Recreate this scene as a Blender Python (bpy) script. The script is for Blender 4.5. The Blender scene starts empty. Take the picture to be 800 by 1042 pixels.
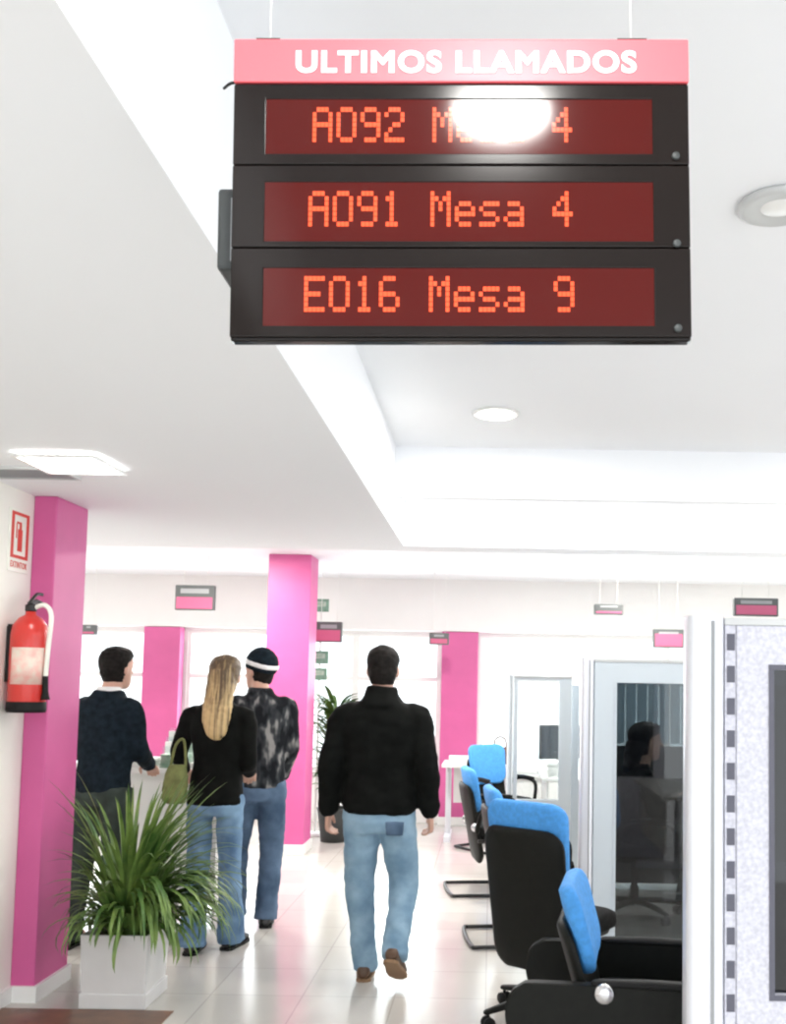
import bpy, bmesh, math, random
from mathutils import Vector, Matrix, noise
random.seed(7)
PI = math.pi
SC = bpy.context.scene
COL = SC.collection
V = Vector

# ------------------------------------------------------------------ materials
def mat(name, col, rough=0.5, metal=0.0, spec=0.5, emit=None, es=0.0, noise_amt=0.0, noise_scale=20.0, col2=None, bump=0.0, bump_scale=200.0, coat=0.0):
    m = bpy.data.materials.new(name); m.use_nodes = True
    nt = m.node_tree; b = nt.nodes['Principled BSDF']
    b.inputs['Base Color'].default_value = (*col, 1); b.inputs['Roughness'].default_value = rough
    b.inputs['Metallic'].default_value = metal; b.inputs['Specular IOR Level'].default_value = spec
    b.inputs['Coat Weight'].default_value = coat
    if emit:
        b.inputs['Emission Color'].default_value = (*emit, 1); b.inputs['Emission Strength'].default_value = es
    tc = nt.nodes.new('ShaderNodeTexCoord')
    if noise_amt or col2:
        n = nt.nodes.new('ShaderNodeTexNoise'); n.inputs['Scale'].default_value = noise_scale; n.inputs['Detail'].default_value = 4
        nt.links.new(tc.outputs['Object'], n.inputs['Vector'])
        r = nt.nodes.new('ShaderNodeValToRGB'); r.color_ramp.elements[0].position = 0.35; r.color_ramp.elements[1].position = 0.65
        c2 = col2 or tuple(min(1, c*(1+noise_amt)) for c in col); c1 = col if col2 else tuple(c*(1-noise_amt) for c in col)
        r.color_ramp.elements[0].color = (*c1, 1); r.color_ramp.elements[1].color = (*c2, 1)
        nt.links.new(n.outputs['Fac'], r.inputs['Fac']); nt.links.new(r.outputs['Color'], b.inputs['Base Color'])
    if bump:
        n = nt.nodes.new('ShaderNodeTexNoise'); n.inputs['Scale'].default_value = bump_scale; n.inputs['Detail'].default_value = 3
        nt.links.new(tc.outputs['Object'], n.inputs['Vector'])
        bp = nt.nodes.new('ShaderNodeBump'); bp.inputs['Strength'].default_value = bump; bp.inputs['Distance'].default_value = 0.01
        nt.links.new(n.outputs['Fac'], bp.inputs['Height']); nt.links.new(bp.outputs['Normal'], b.inputs['Normal'])
    return m

def tile_mat():
    m = mat('pale_floor_tile', (.66, .63, .58), 0.16, spec=.5)
    nt = m.node_tree; b = nt.nodes['Principled BSDF']
    tc = nt.nodes.new('ShaderNodeTexCoord'); br = nt.nodes.new('ShaderNodeTexBrick')
    br.offset = 0.0; br.inputs['Scale'].default_value = 1.0; br.inputs['Brick Width'].default_value = .45; br.inputs['Row Height'].default_value = .45
    br.inputs['Mortar Size'].default_value = .004; br.inputs['Mortar Smooth'].default_value = .1
    br.inputs['Color1'].default_value = (.56, .535, .50, 1); br.inputs['Color2'].default_value = (.52, .495, .46, 1); br.inputs['Mortar'].default_value = (.42, .40, .37, 1)
    nt.links.new(tc.outputs['Object'], br.inputs['Vector'])
    n = nt.nodes.new('ShaderNodeTexNoise'); n.inputs['Scale'].default_value = 3; n.inputs['Detail'].default_value = 5
    nt.links.new(tc.outputs['Object'], n.inputs['Vector'])
    mx = nt.nodes.new('ShaderNodeMix'); mx.data_type = 'RGBA'; mx.blend_type = 'MULTIPLY'; mx.inputs[0].default_value = .25
    nt.links.new(br.outputs['Color'], mx.inputs[6]); nt.links.new(n.outputs['Color'], mx.inputs[7])
    rp = nt.nodes.new('ShaderNodeMapRange'); rp.inputs[3].default_value = .12; rp.inputs[4].default_value = .26
    nt.links.new(n.outputs['Fac'], rp.inputs[0]); nt.links.new(rp.outputs[0], b.inputs['Roughness'])
    nt.links.new(br.outputs['Color'], b.inputs['Base Color'])
    return m

def plaid_mat():
    m = mat('dark_checked_cloth', (.02, .02, .03), .9, spec=.12)
    nt = m.node_tree; b = nt.nodes['Principled BSDF']
    tc = nt.nodes.new('ShaderNodeTexCoord'); br = nt.nodes.new('ShaderNodeTexNoise')
    mp = nt.nodes.new('ShaderNodeMapping'); mp.inputs['Scale'].default_value = (1.5, 1.5, .7)
    nt.links.new(tc.outputs['Object'], mp.inputs['Vector']); nt.links.new(mp.outputs['Vector'], br.inputs['Vector'])
    br.inputs['Scale'].default_value = 9; br.inputs['Detail'].default_value = 2
    r = nt.nodes.new('ShaderNodeValToRGB'); e = r.color_ramp.elements
    e[0].position = .45; e[0].color = (.012, .013, .016, 1); e[1].position = .64; e[1].color = (.30, .29, .28, 1)
    k = e.new(.56); k.color = (.05, .055, .06, 1)
    nt.links.new(br.outputs['Fac'], r.inputs['Fac']); nt.links.new(r.outputs['Color'], b.inputs['Base Color'])
    return m

def glass_mat(name, tint, gloss=.08, rough=.02):
    m = bpy.data.materials.new(name); m.use_nodes = True; nt = m.node_tree; nt.nodes.clear()
    o = nt.nodes.new('ShaderNodeOutputMaterial'); t = nt.nodes.new('ShaderNodeBsdfTransparent'); g = nt.nodes.new('ShaderNodeBsdfGlossy')
    t.inputs[0].default_value = (*tint, 1); g.inputs['Roughness'].default_value = rough; g.inputs['Color'].default_value = (1, 1, 1, 1)
    mx = nt.nodes.new('ShaderNodeMixShader'); mx.inputs[0].default_value = gloss
    nt.links.new(t.outputs[0], mx.inputs[1]); nt.links.new(g.outputs[0], mx.inputs[2]); nt.links.new(mx.outputs[0], o.inputs[0])
    return m

def emit_mat(name, col, s): return mat(name, (.8, .8, .8), .4, emit=col, es=s)

M = {}
CLOTH = dict(spec=.12)
M['white'] = mat('white_plaster', (.84, .83, .82), .7, noise_amt=.01, noise_scale=3)
M['warm'] = mat('warm_white_plaster', (.86, .84, .78), .7)
M['ceil'] = mat('ceiling_white', (.845, .86, .885), .75)
M['tile'] = tile_mat()
M['wood'] = mat('brown_floor', (.16, .075, .04), .35, noise_amt=.25, noise_scale=8)
M['pink'] = mat('pink_paint', (.62, .11, .31), .45, noise_amt=.04, noise_scale=4)
M['base'] = mat('white_gloss_trim', (.82, .82, .80), .3)
M['black'] = mat('black_plastic', (.007, .0075, .006), .5, spec=.2, noise_amt=.15, noise_scale=30)
M['blackfab'] = mat('black_fabric', (.012, .012, .012), .9, spec=.12, noise_amt=.3, noise_scale=60, bump=.3)
M['blue'] = mat('blue_upholstery', (.07, .33, .78), .75, noise_amt=.1, noise_scale=50, bump=.2)
M['chrome'] = mat('brushed_metal', (.7, .7, .72), .25, metal=1)
M['blackmetal'] = mat('black_metal', (.03, .03, .03), .35, metal=.6)
M['alu'] = mat('anodised_aluminium', (.72, .73, .78), .35, metal=.35)
M['panel'] = mat('speckled_grey_panel', (.58, .58, .65), .8, noise_amt=.12, noise_scale=90)
M['bluepanel'] = mat('pale_blue_grey_panel', (.56, .62, .67), .6)
M['palepanel'] = mat('pale_white_panel', (.68, .73, .76), .6)
M['slot'] = mat('dark_slot', (.10, .10, .13), .6)
M['tglass'] = glass_mat('tinted_glass', (.32, .35, .36), .05, .03)
M['dglass'] = glass_mat('dark_tinted_glass', (.10, .11, .13), .05, .03)
M['cglass'] = glass_mat('clear_glass', (.93, .96, .96), .05)
M['bframe'] = mat('display_black', (.008, .005, .004), .16, spec=.22)
M['header'] = mat('display_pink_header', (.86, .125, .15), .4)
M['redac'] = mat('red_acrylic_painted_glow', (.045, .004, .003), .10, spec=.2, emit=(1, .03, .012), es=.02)  # weak emission puts the scattered glow of the LEDs into the acrylic
M['led'] = mat('lit_red_led', (.3, .02, .01), .12, spec=.2, emit=(1, .13, .045), es=.62)
M['letter'] = mat('white_lettering', (.9, .9, .9), .5)
M['dgrey'] = mat('dark_grey_plastic', (.035, .04, .04), .5)
M['grey'] = mat('mid_grey', (.30, .31, .32), .5)
M['lgrey'] = mat('light_grey', (.55, .56, .56), .5)
M['red'] = mat('extinguisher_red', (.62, .028, .02), .28, coat=.4)
M['redsign'] = mat('sign_red', (.65, .05, .03), .5)
M['sign'] = mat('sign_white', (.85, .86, .78), .5)
M['rubber'] = mat('black_rubber', (.010, .010, .010), .6, spec=.2)
M['leaf'] = mat('plant_leaf', (.04, .11, .02), .45, col2=(.20, .30, .07), noise_scale=6)
M['leafdark'] = mat('dark_plant_leaf', (.02, .07, .015), .45, col2=(.12, .22, .04), noise_scale=5)
M['soil'] = mat('potting_soil', (.05, .03, .02), .95)
M['pot'] = mat('white_planter', (.70, .69, .69), .4, noise_amt=.04, noise_scale=4)
M['trunk'] = mat('plant_stem', (.12, .10, .04), .8)
M['skin'] = mat('skin', (.62, .36, .27), .5, noise_amt=.05, noise_scale=12)
M['eye'] = mat('eye_white', (.75, .74, .72), .2)
M['lip'] = mat('lips', (.45, .18, .16), .5)
M['hairdark'] = mat('dark_hair', (.012, .010, .009), .6, spec=.12, noise_amt=.4, noise_scale=40)
M['hairblond'] = mat('blond_hair', (.20, .12, .055), .5, col2=(.62, .46, .22), noise_scale=14)
def ombre():
    nt = M['hairblond'].node_tree; tc = nt.nodes.new('ShaderNodeTexCoord'); mp = nt.nodes.new('ShaderNodeMapping'); mp.inputs['Scale'].default_value = (70, 25, 2.5)
    n = [x for x in nt.nodes if x.type == 'TEX_NOISE'][0]; nt.links.new(tc.outputs['Object'], mp.inputs['Vector']); nt.links.new(mp.outputs['Vector'], n.inputs['Vector']); n.inputs['Scale'].default_value = 1
    sep = nt.nodes.new('ShaderNodeSeparateXYZ'); nt.links.new(tc.outputs['Object'], sep.inputs[0])
    mr = nt.nodes.new('ShaderNodeMapRange'); mr.inputs[1].default_value = 1.62; mr.inputs[2].default_value = 1.36; mr.inputs[3].default_value = -.14; mr.inputs[4].default_value = .12
    ad = nt.nodes.new('ShaderNodeMath'); nt.links.new(sep.outputs['Z'], mr.inputs[0]); nt.links.new(n.outputs['Fac'], ad.inputs[0]); nt.links.new(mr.outputs[0], ad.inputs[1])
    r = [x for x in nt.nodes if x.type == 'VALTORGB'][0]; nt.links.new(ad.outputs[0], r.inputs['Fac'])   # darker roots, fair lengths
    r.color_ramp.elements[0].color = (.10, .062, .03, 1); r.color_ramp.elements[0].position = .38; r.color_ramp.elements[1].color = (.58, .42, .20, 1); r.color_ramp.elements[1].position = .66
ombre()
M['navy'] = mat('navy_wool', (.010, .017, .024), .9, spec=.12, noise_amt=.3, noise_scale=30)
M['blackjkt'] = mat('black_jacket_cloth', (.0045, .005, .0045), .85, spec=.12, noise_amt=.3, noise_scale=15)
M['plaid'] = plaid_mat()
M['jean'] = mat('light_blue_denim', (.16, .27, .38), .85, spec=.12, col2=(.30, .44, .56), noise_scale=7)
M['jeanmid'] = mat('mid_blue_denim', (.09, .16, .27), .85, spec=.12, col2=(.22, .35, .50), noise_scale=7)
M['jeandark'] = mat('dark_blue_denim', (.05, .085, .14), .85, spec=.12, col2=(.12, .18, .27), noise_scale=6)
M['greytr'] = mat('dark_grey_cloth', (.045, .058, .05), .9, spec=.12, noise_amt=.2, noise_scale=12)
M['brownshoe'] = mat('brown_leather', (.09, .045, .022), .45)
M['blackshoe'] = mat('black_leather', (.012, .012, .012), .35)
M['tan'] = mat('tan_sole', (.25, .15, .08), .7)
M['olive'] = mat('olive_canvas', (.16, .18, .06), .85, noise_amt=.2)
M['paper'] = mat('white_paper', (.85, .86, .84), .7)
M['papergreen'] = mat('printed_green_paper', (.22, .38, .27), .6, col2=(.55, .62, .56), noise_scale=14)
M['green'] = mat('sign_green', (.16, .30, .22), .5, noise_amt=.2)
M['desk'] = mat('white_desk_laminate', (.78, .78, .76), .35)
M['screen'] = mat('monitor_screen', (.02, .03, .04), .15)
M['blind'] = mat('blue_grey_blind', (.45, .58, .66), .7)
M['lamp'] = emit_mat('lamp_glow', (1, .97, .9), 22)
M['panelglow'] = emit_mat('ceiling_panel_glow', (1, .98, .94), 6)
M['lampstrong'] = emit_mat('bright_lamp_glow', (1, .98, .94), 75)
M['cove'] = emit_mat('cove_tube_glow', (1, .99, .96), 26)
M['brownbag'] = mat('brown_leather_bag', (.10, .045, .025), .5)
M['dispink'] = mat('display_pink_band', (.50, .10, .2), .5)
M['dispgrey'] = mat('display_grey', (.09, .10, .10), .5)

# ------------------------------------------------------------------ mesh helpers
def link(name, bm, material, parent=None, smooth=False, bevel=0.0):
    bmesh.ops.recalc_face_normals(bm, faces=bm.faces[:])
    me = bpy.data.meshes.new(name); bm.to_mesh(me); bm.free()
    me.materials.append(material)
    if smooth:
        for p in me.polygons: p.use_smooth = True
    o = bpy.data.objects.new(name, me); COL.objects.link(o)
    if parent: o.parent = parent
    if bevel:
        b = o.modifiers.new('b', 'BEVEL'); b.width = bevel; b.segments = 2; b.limit_method = 'ANGLE'; b.angle_limit = .6
    return o

def empty(name, loc, rz=0.0):
    o = bpy.data.objects.new(name, None); COL.objects.link(o); o.location = loc; o.rotation_euler = (0, 0, rz); o.empty_display_size = .1
    return o

def tag(o, label, cat, group=None, kind=None):
    o['label'] = label; o['category'] = cat
    if group: o['group'] = group
    if kind: o['kind'] = kind
    return o

def copy_tree(o, parent=None):
    c = o.copy(); COL.objects.link(c)
    if parent: c.parent = parent
    for ch in list(o.children): copy_tree(ch, c)
    return c

def BM(): return bmesh.new()

def box(bm, x0, x1, y0, y1, z0, z1, Mx=None):
    vs = [bm.verts.new(V((x, y, z))) for z in (z0, z1) for y in (y0, y1) for x in (x0, x1)]
    for f in ((0, 1, 3, 2), (4, 6, 7, 5), (0, 4, 5, 1), (2, 3, 7, 6), (0, 2, 6, 4), (1, 5, 7, 3)): bm.faces.new([vs[i] for i in f])
    if Mx:
        for v in vs: v.co = Mx @ v.co
    return vs

def rings(bm, rs, cap=True):
    vr = [[bm.verts.new(p) for p in r] for r in rs]; n = len(rs[0])
    for a, b in zip(vr, vr[1:]):
        for i in range(n): bm.faces.new((a[i], a[(i+1) % n], b[(i+1) % n], b[i]))
    if cap:
        bm.faces.new(list(reversed(vr[0]))); bm.faces.new(vr[-1])
    return vr

def cat_rom(pts, rads, sub):
    if sub <= 1: return pts, rads
    P_, R_ = [], []
    n = len(pts)
    for i in range(n-1):
        p0, p1, p2, p3 = pts[max(i-1, 0)], pts[i], pts[i+1], pts[min(i+2, n-1)]
        for k in range(sub):
            t = k/sub
            P_.append(.5*((2*p1)+(p2-p0)*t+(2*p0-5*p1+4*p2-p3)*t*t+(3*p1-p0-3*p2+p3)*t**3))
            R_.append(rads[i]*(1-t)+rads[i+1]*t)
    P_.append(pts[-1]); R_.append(rads[-1])
    return P_, R_

def tube(bm, pts, rads, n=14, sub=1, rounded=False, flat=1.0, up=V((0, 0, 1)), Mx=None):
    pts = [V(p) for p in pts]
    if not hasattr(rads, '__len__'): rads = [rads]*len(pts)
    pts, rads = cat_rom(pts, list(rads), sub)
    if rounded:
        d0 = (pts[0]-pts[1]).normalized(); d1 = (pts[-1]-pts[-2]).normalized()
        pre = [(pts[0]+d0*rads[0]*math.sin(a), rads[0]*math.cos(a)) for a in (1.45, 1.0, .5)]
        post = [(pts[-1]+d1*rads[-1]*math.sin(a), rads[-1]*math.cos(a)) for a in (.5, 1.0, 1.45)]
        pts = [p for p, _ in pre]+pts+[p for p, _ in post]; rads = [r for _, r in pre]+rads+[r for _, r in post]
    rs = []; u = None
    for i, p in enumerate(pts):
        t = (pts[min(i+1, len(pts)-1)]-pts[max(i-1, 0)]).normalized()
        if u is None:
            u = up-t*up.dot(t)
            if u.length < .05: u = V((1, 0, 0))-t*t.x
        else: u = u-t*u.dot(t)
        u.normalize(); w = t.cross(u)
        rs.append([p+rads[i]*(math.cos(2*PI*k/n)*w+math.sin(2*PI*k/n)*u*flat) for k in range(n)])
    if Mx: rs = [[Mx @ q for q in r] for r in rs]
    rings(bm, rs)

def torso(bm, rows, n=28, Mx=None):
    """rows: z, half width, front depth, back depth, centre x, centre y"""
    rs = []
    for z, hw, hf, hb, cx, cy in rows:
        r = []
        for k in range(n):
            a = 2*PI*k/n; ca, sa = math.cos(a), math.sin(a); e = .85
            x = hw*math.copysign(abs(ca)**e, ca); y = math.copysign(abs(sa)**e, sa)*(hf if sa > 0 else hb)
            r.append(V((cx+x, cy+y, z)))
        rs.append(r)
    if Mx: rs = [[Mx @ q for q in r] for r in rs]
    rings(bm, rs)

def lathe(bm, prof, n=32, Mx=None):
    rs = [[V((r*math.cos(2*PI*k/n), r*math.sin(2*PI*k/n), z)) for k in range(n)] for r, z in prof]
    if Mx: rs = [[Mx @ q for q in r] for r in rs]
    rings(bm, rs)

def ball(bm, c, r, sx=1, sy=1, sz=1, n=16, Mx=None):
    rs = []
    for i in range(1, n//2):
        a = PI*i/(n//2)
        rs.append([V((c[0]+r*sx*math.sin(a)*math.cos(2*PI*k/n), c[1]+r*sy*math.sin(a)*math.sin(2*PI*k/n), c[2]-r*sz*math.cos(a))) for k in range(n)])
    if Mx: rs = [[Mx @ q for q in r] for r in rs]
    rings(bm, rs)

def wall_holes(bm, x0, x1, z0, z1, y0, y1, holes):
    """a slab in the XZ plane with rectangular openings"""
    xs = sorted({x0, x1, *[h[0] for h in holes], *[h[1] for h in holes]}); zs = sorted({z0, z1, *[h[2] for h in holes], *[h[3] for h in holes]})
    for a, b in zip(xs, xs[1:]):
        for c, d in zip(zs, zs[1:]):
            if any(h[0]-1e-6 <= a and b <= h[1]+1e-6 and h[2]-1e-6 <= c and d <= h[3]+1e-6 for h in holes): continue
            box(bm, a, b, y0, y1, c, d)
    bmesh.ops.remove_doubles(bm, verts=bm.verts[:], dist=1e-5)
    seen = {}
    for f in bm.faces[:]:
        seen.setdefault(tuple(sorted(v.index for v in f.verts)), []).append(f)
    bm.verts.index_update()
    seen = {}
    for f in bm.faces[:]: seen.setdefault(tuple(sorted(v.index for v in f.verts)), []).append(f)
    dead = [f for fs in seen.values() if len(fs) > 1 for f in fs]
    if dead: bmesh.ops.delete(bm, geom=dead, context='FACES')

def melt(name, bm, material, parent, voxel, smooth=4, wrinkle=0.0, wscale=9.0, zmin=None, seed=0.0):
    """fuse the closed pieces of bm into one continuous skin"""
    bmesh.ops.recalc_face_normals(bm, faces=bm.faces[:])
    me = bpy.data.meshes.new('raw'); bm.to_mesh(me); bm.free()
    t = bpy.data.objects.new('raw', me); COL.objects.link(t)
    r = t.modifiers.new('r', 'REMESH'); r.mode = 'VOXEL'; r.voxel_size = voxel
    if smooth:
        s = t.modifiers.new('s', 'SMOOTH'); s.factor = .5; s.iterations = smooth
    dg = bpy.context.evaluated_depsgraph_get(); dg.update()
    me2 = bpy.data.meshes.new_from_object(t.evaluated_get(dg)); me2.name = name
    bpy.data.objects.remove(t); bpy.data.meshes.remove(me)
    if wrinkle:
        off = V((seed*7.1, seed*3.3, seed))
        nor = [v.normal.copy() for v in me2.vertices]
        for v, nn in zip(me2.vertices, nor):
            q = v.co*wscale+off; q.z *= 1.6
            v.co += nn*wrinkle*(noise.noise(q)+.5*noise.noise(q*2.3))
    if zmin is not None:
        for v in me2.vertices: v.co.z = max(v.co.z, zmin)
    me2.materials.clear(); me2.materials.append(material)
    for p in me2.polygons: p.use_smooth = True
    o = bpy.data.objects.new(name, me2); COL.objects.link(o); o.parent = parent
    return o

# ------------------------------------------------------------------ camera
F_PX = 1000.0
pt, ro = math.radians(4.0), math.radians(1.0)
fw = V((0, math.cos(pt), math.sin(pt))); up0 = V((0, -math.sin(pt), math.cos(pt))); rt0 = V((1, 0, 0))
rt = rt0*math.cos(ro)+up0*math.sin(ro); up = up0*math.cos(ro)-rt0*math.sin(ro)
cam = bpy.data.cameras.new('camera'); co = bpy.data.objects.new('camera', cam); COL.objects.link(co)
mw = Matrix((rt, up, -fw)).transposed().to_4x4(); mw.translation = V((0, 0, 1.55)); co.matrix_world = mw
cam.sensor_width = 36; cam.sensor_fit = 'AUTO'; cam.lens = 36*F_PX/1042
cam.shift_x = -101.22/1042; cam.shift_y = 104.08/1042
SC.camera = co

# ------------------------------------------------------------------ the room
def struct(name, bm, m):
    o = link(name, bm, m); o['kind'] = 'structure'; return o
XE = -.585      # edge of the lowered ceiling on the left
b = BM(); box(b, -6, 5.2, -2.5, 11.2, -.1, 0); struct('floor', b, M['tile'])
b = BM(); box(b, -2.247, -1.45, 2.0, 4.69, 0, .004); struct('trim_1', b, M['wood'])
b = BM(); box(b, -6, XE, -1.2, 6.6, 2.43, 3.02); struct('ceiling_low', b, M['ceil'])
b = BM(); box(b, XE, 5.2, -1.2, 5.7, 2.93, 3.02); struct('ceiling', b, M['ceil'])
b = BM(); box(b, XE, 5.2, 5.7, 6.35, 2.71, 3.02); box(b, XE, 5.2, 5.7, 5.76, 2.63, 2.71); struct('ceiling_step', b, M['ceil'])
b = BM(); box(b, XE, 5.2, 6.35, 6.6, 2.43, 3.02); struct('ceiling_beam', b, M['ceil'])
b = BM(); box(b, -6, 5.2, 6.6, 11.2, 2.68, 2.78); struct('ceiling_rear', b, M['ceil'])
b = BM(); box(b, -6, 5.2, 10.8, 11.2, 2.11, 2.68); struct('wall_bulkhead', b, M['white'])
b = BM(); box(b, -2.385, -2.265, -1.2, 5.165, 0, 2.43); struct('wall_left', b, M['warm'])
b = BM(); box(b, -6.1, -6, 5.05, 11.2, 0, 2.68); struct('wall_left_rear', b, M['white'])
b = BM(); box(b, -6, -2.385, 5.05, 5.165, 0, 2.43); struct('wall_left_return', b, M['white'])
b = BM(); box(b, 5.2, 5.3, 3.5, 11.2, 0, 3.02); struct('wall_right', b, M['white'])
b = BM(); box(b, -2.265, -2.247, -1.2, 4.79, 0, .075); box(b, -2.247, -2.132, 4.772, 4.79, 0, .075); box(b, -2.15, -2.132, 4.79, 5.165, 0, .075)
struct('baseboard_left', b, M['base'])
WZ0, WZ1 = .55, 2.11
wins = [(-5.9, -3.86), (-3.4, -.575), (-.13, 3.0), (3.2, 5.1)]
b = BM(); wall_holes(b, -6, 5.2, 0, 2.11, 10.98, 11.1, [(a, c, WZ0, WZ1-.03) for a, c in wins]); struct('wall_back', b, M['white'])
b = BM(); box(b, -6, 5.2, 10.96, 10.98, 0, .09); struct('baseboard_back', b, M['base'])
for i, (a, c) in enumerate(wins):
    b = BM(); f = .04
    n = max(2, round((c-a)/.95)); hs = []
    for k in range(n):
        l = a+(c-a)*k/n; r = a+(c-a)*(k+1)/n; hs.append((l+f, r-f, WZ0+f, 1.55)); hs.append((l+f, r-f, 1.60, WZ1-.03-f))
    wall_holes(b, a, c, WZ0, WZ1-.03, 11.0, 11.05, hs); fr = struct('window_%d' % (i+1), b, M['base'])
    b = BM(); box(b, a+.02, c-.02, 11.02, 11.026, WZ0+.02, WZ1-.05); link('pane', b, M['cglass'], fr)
    b = BM(); box(b, a-.03, c+.03, 10.90, 11.0, WZ0-.03, WZ0); link('window_sill', b, M['base'], fr)

# pink columns
def column(x0, x1, y0, y1, z1, label, plinth=True):
    r = empty('column', ((x0+x1)/2, (y0+y1)/2, 0)); tag(r, label, 'column', None, 'thing')
    hx, hy = (x1-x0)/2, (y1-y0)/2
    b = BM(); box(b, -hx, hx, -hy, hy, .09 if plinth else 0, z1); link('shaft', b, M['pink'], r, bevel=.006)
    if plinth:
        b = BM(); box(b, -hx-.012, hx+.012, -hy-.012, hy+.012, 0, .09); link('plinth', b, M['base'], r, bevel=.004)
    return r
column(-2.265, -2.15, 4.79, 5.16, 2.43, 'bright pink column on the left wall beside the fire extinguisher', False)
column(-2.03, -1.645, 8.83, 9.20, 2.68, 'tall pink column behind the person in the striped hat')
column(-3.83, -3.43, 10.80, 10.955, 2.105, 'pale pink column against the window wall, left of the fair-haired person')
column(-.55, -.15, 10.80, 10.955, 2.105, 'pink column against the window wall to the right of the walking man')

# ------------------------------------------------------------------ ceiling fittings
def downlight(x, y, z, r, label, m):
    t = empty('ceiling_light', (x, y, z)); tag(t, label, 'ceiling light', 'round ceiling lights')
    b = BM(); lathe(b, [(r, 0), (r*1.16, -.004), (r*1.16, -.010), (r*1.02, -.014), (r, -.012)], 36); link('trim_ring', b, M['base'], t, True)
    b = BM(); lathe(b, [(r*.99, -.002), (r*.99, -.010), (r*.7, -.016), (r*.2, -.019), (.002, -.0195)], 36); link('diffuser', b, m, t, True)
downlight(.0, 4.945, 2.93, .105, 'small round lit ceiling light in the raised ceiling below the display board', M['lamp'])
# the lamp between camera and board whose reflection shows in the board
downlight(.0, .585, 2.93, .13, 'round ceiling light above and in front of the display board', M['lampstrong'])
for q in ((2.4, 4.945), (2.2, .585)):
    downlight(q[0], q[1], 2.93, .105, 'round ceiling light in the raised ceiling over the desks', M['lamp'])
for x in (-4.2, -2.3, -.4, 1.5, 3.4):  # unseen lamps added to whiten the bulkhead and rear hall
    downlight(x, 8.0, 2.68, .12, 'added unseen round ceiling light brightening the rear of the hall', M['lamp'])
t = empty('ceiling_vent', (.80, 2.72, 2.93)); tag(t, 'round grey air vent in the raised ceiling right of the display board', 'vent')
b = BM(); lathe(b, [(.05, -.001), (.115, -.001), (.12, -.01), (.10, -.02), (.085, -.012), (.05, -.012)], 32); link('rim', b, M['lgrey'], t, True)
b = BM(); lathe(b, [(.002, -.018), (.045, -.016), (.06, -.008), (.06, -.001), (.002, -.001)], 32); link('cone', b, M['base'], t, True)
t = empty('ceiling_panel_light', (-1.74, 3.98, 2.43)); tag(t, 'square lit panel in the lowered ceiling beside the dark slatted vent', 'ceiling light')
b = BM(); wall_holes(b, -.17, .17, -.17, .17, -.012, 0, [(-.15, .15, -.15, .15)]); bmesh.ops.rotate(b, verts=b.verts[:], cent=(0, 0, 0), matrix=Matrix.Rotation(PI/2, 3, 'X')); link('frame', b, M['base'], t)
for o in t.children: o.location.z = -.012
b = BM(); box(b, -.149, .149, -.149, .149, -.009, -.001); link('diffuser', b, M['panelglow'], t)
t = empty('ceiling_vent', (-2.10, 4.22, 2.43)); tag(t, 'grey slatted rectangular air vent in the lowered ceiling', 'vent')
b = BM(); box(b, -.26, .26, -.11, -.095, -.012, 0); box(b, -.26, .26, .095, .11, -.012, 0); box(b, -.26, -.245, -.095, .095, -.012, 0); box(b, .245, .26, -.095, .095, -.012, 0); link('frame', b, M['lgrey'], t)
b = BM()
for k in range(9): box(b, -.245, .245, -.09+k*.02, -.088+k*.02+.009, -.009, -.002)
link('slats', b, M['grey'], t)
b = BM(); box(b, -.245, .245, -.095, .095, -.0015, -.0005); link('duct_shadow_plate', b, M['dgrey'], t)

for i, x in enumerate((.25, 2.0, 3.75)):
    t = empty('cove_lamp', (x, 5.88, 2.71)); tag(t, 'long white tube lamp tucked behind the step of the raised ceiling', 'ceiling light', 'cove lamps behind the ceiling step')
    b = BM(); box(b, -.75, .75, -.03, .03, -.012, 0); link('batten', b, M['base'], t, bevel=.003)
    b = BM(); tube(b, [(-.72, 0, -.022), (.72, 0, -.022)], .011, 12); link('tube', b, M['cove'], t, True)
# ------------------------------------------------------------------ the call display
FONT = {'A': '01110 10001 10001 11111 10001 10001 10001', '0': '01110 10001 10001 10001 10001 10001 01110',
        '9': '01110 10001 10001 01111 00001 00001 01110', '2': '01110 10001 00001 00110 01000 10000 11111',
        '1': '00100 01100 00100 00100 00100 00100 01110', 'M': '10001 11011 10101 10101 10001 10001 10001',
        'e': '00000 00000 01110 10001 11111 10000 01110', 's': '00000 00000 01111 10000 01110 00001 11110',
        'a': '00000 00000 01110 00001 01111 10001 01111', '4': '00010 00110 01010 10010 11111 00010 00010',
        'E': '11111 10000 10000 11110 10000 10000 11111', '6': '01110 10000 10000 11110 10001 10001 01110', ' ': ' '.join(['00000']*7)}
def extruded_text(txt, width, cap, bold, depth=.0015):
    c = bpy.data.curves.new('txt', 'FONT'); c.body = txt; c.size = 1; c.extrude = .02; c.bevel_depth = bold; c.bevel_resolution = 1; c.space_character = 1.12
    o = bpy.data.objects.new('txt', c); COL.objects.link(o)
    dg = bpy.context.evaluated_depsgraph_get(); dg.update()
    me = bpy.data.meshes.new_from_object(o.evaluated_get(dg)); bpy.data.objects.remove(o); bpy.data.curves.remove(c)
    bm = bmesh.new(); bm.from_mesh(me); bpy.data.meshes.remove(me)
    lo = V([min(v.co[i] for v in bm.verts) for i in range(3)]); hi = V([max(v.co[i] for v in bm.verts) for i in range(3)])
    for v in bm.verts:
        x, y, z = v.co
        v.co = V(((x-(lo.x+hi.x)/2)*width/(hi.x-lo.x), -depth*(z-lo.z)/(hi.z-lo.z), (y-(lo.y+hi.y)/2)*cap/(hi.y-lo.y)))
    return bm

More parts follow.
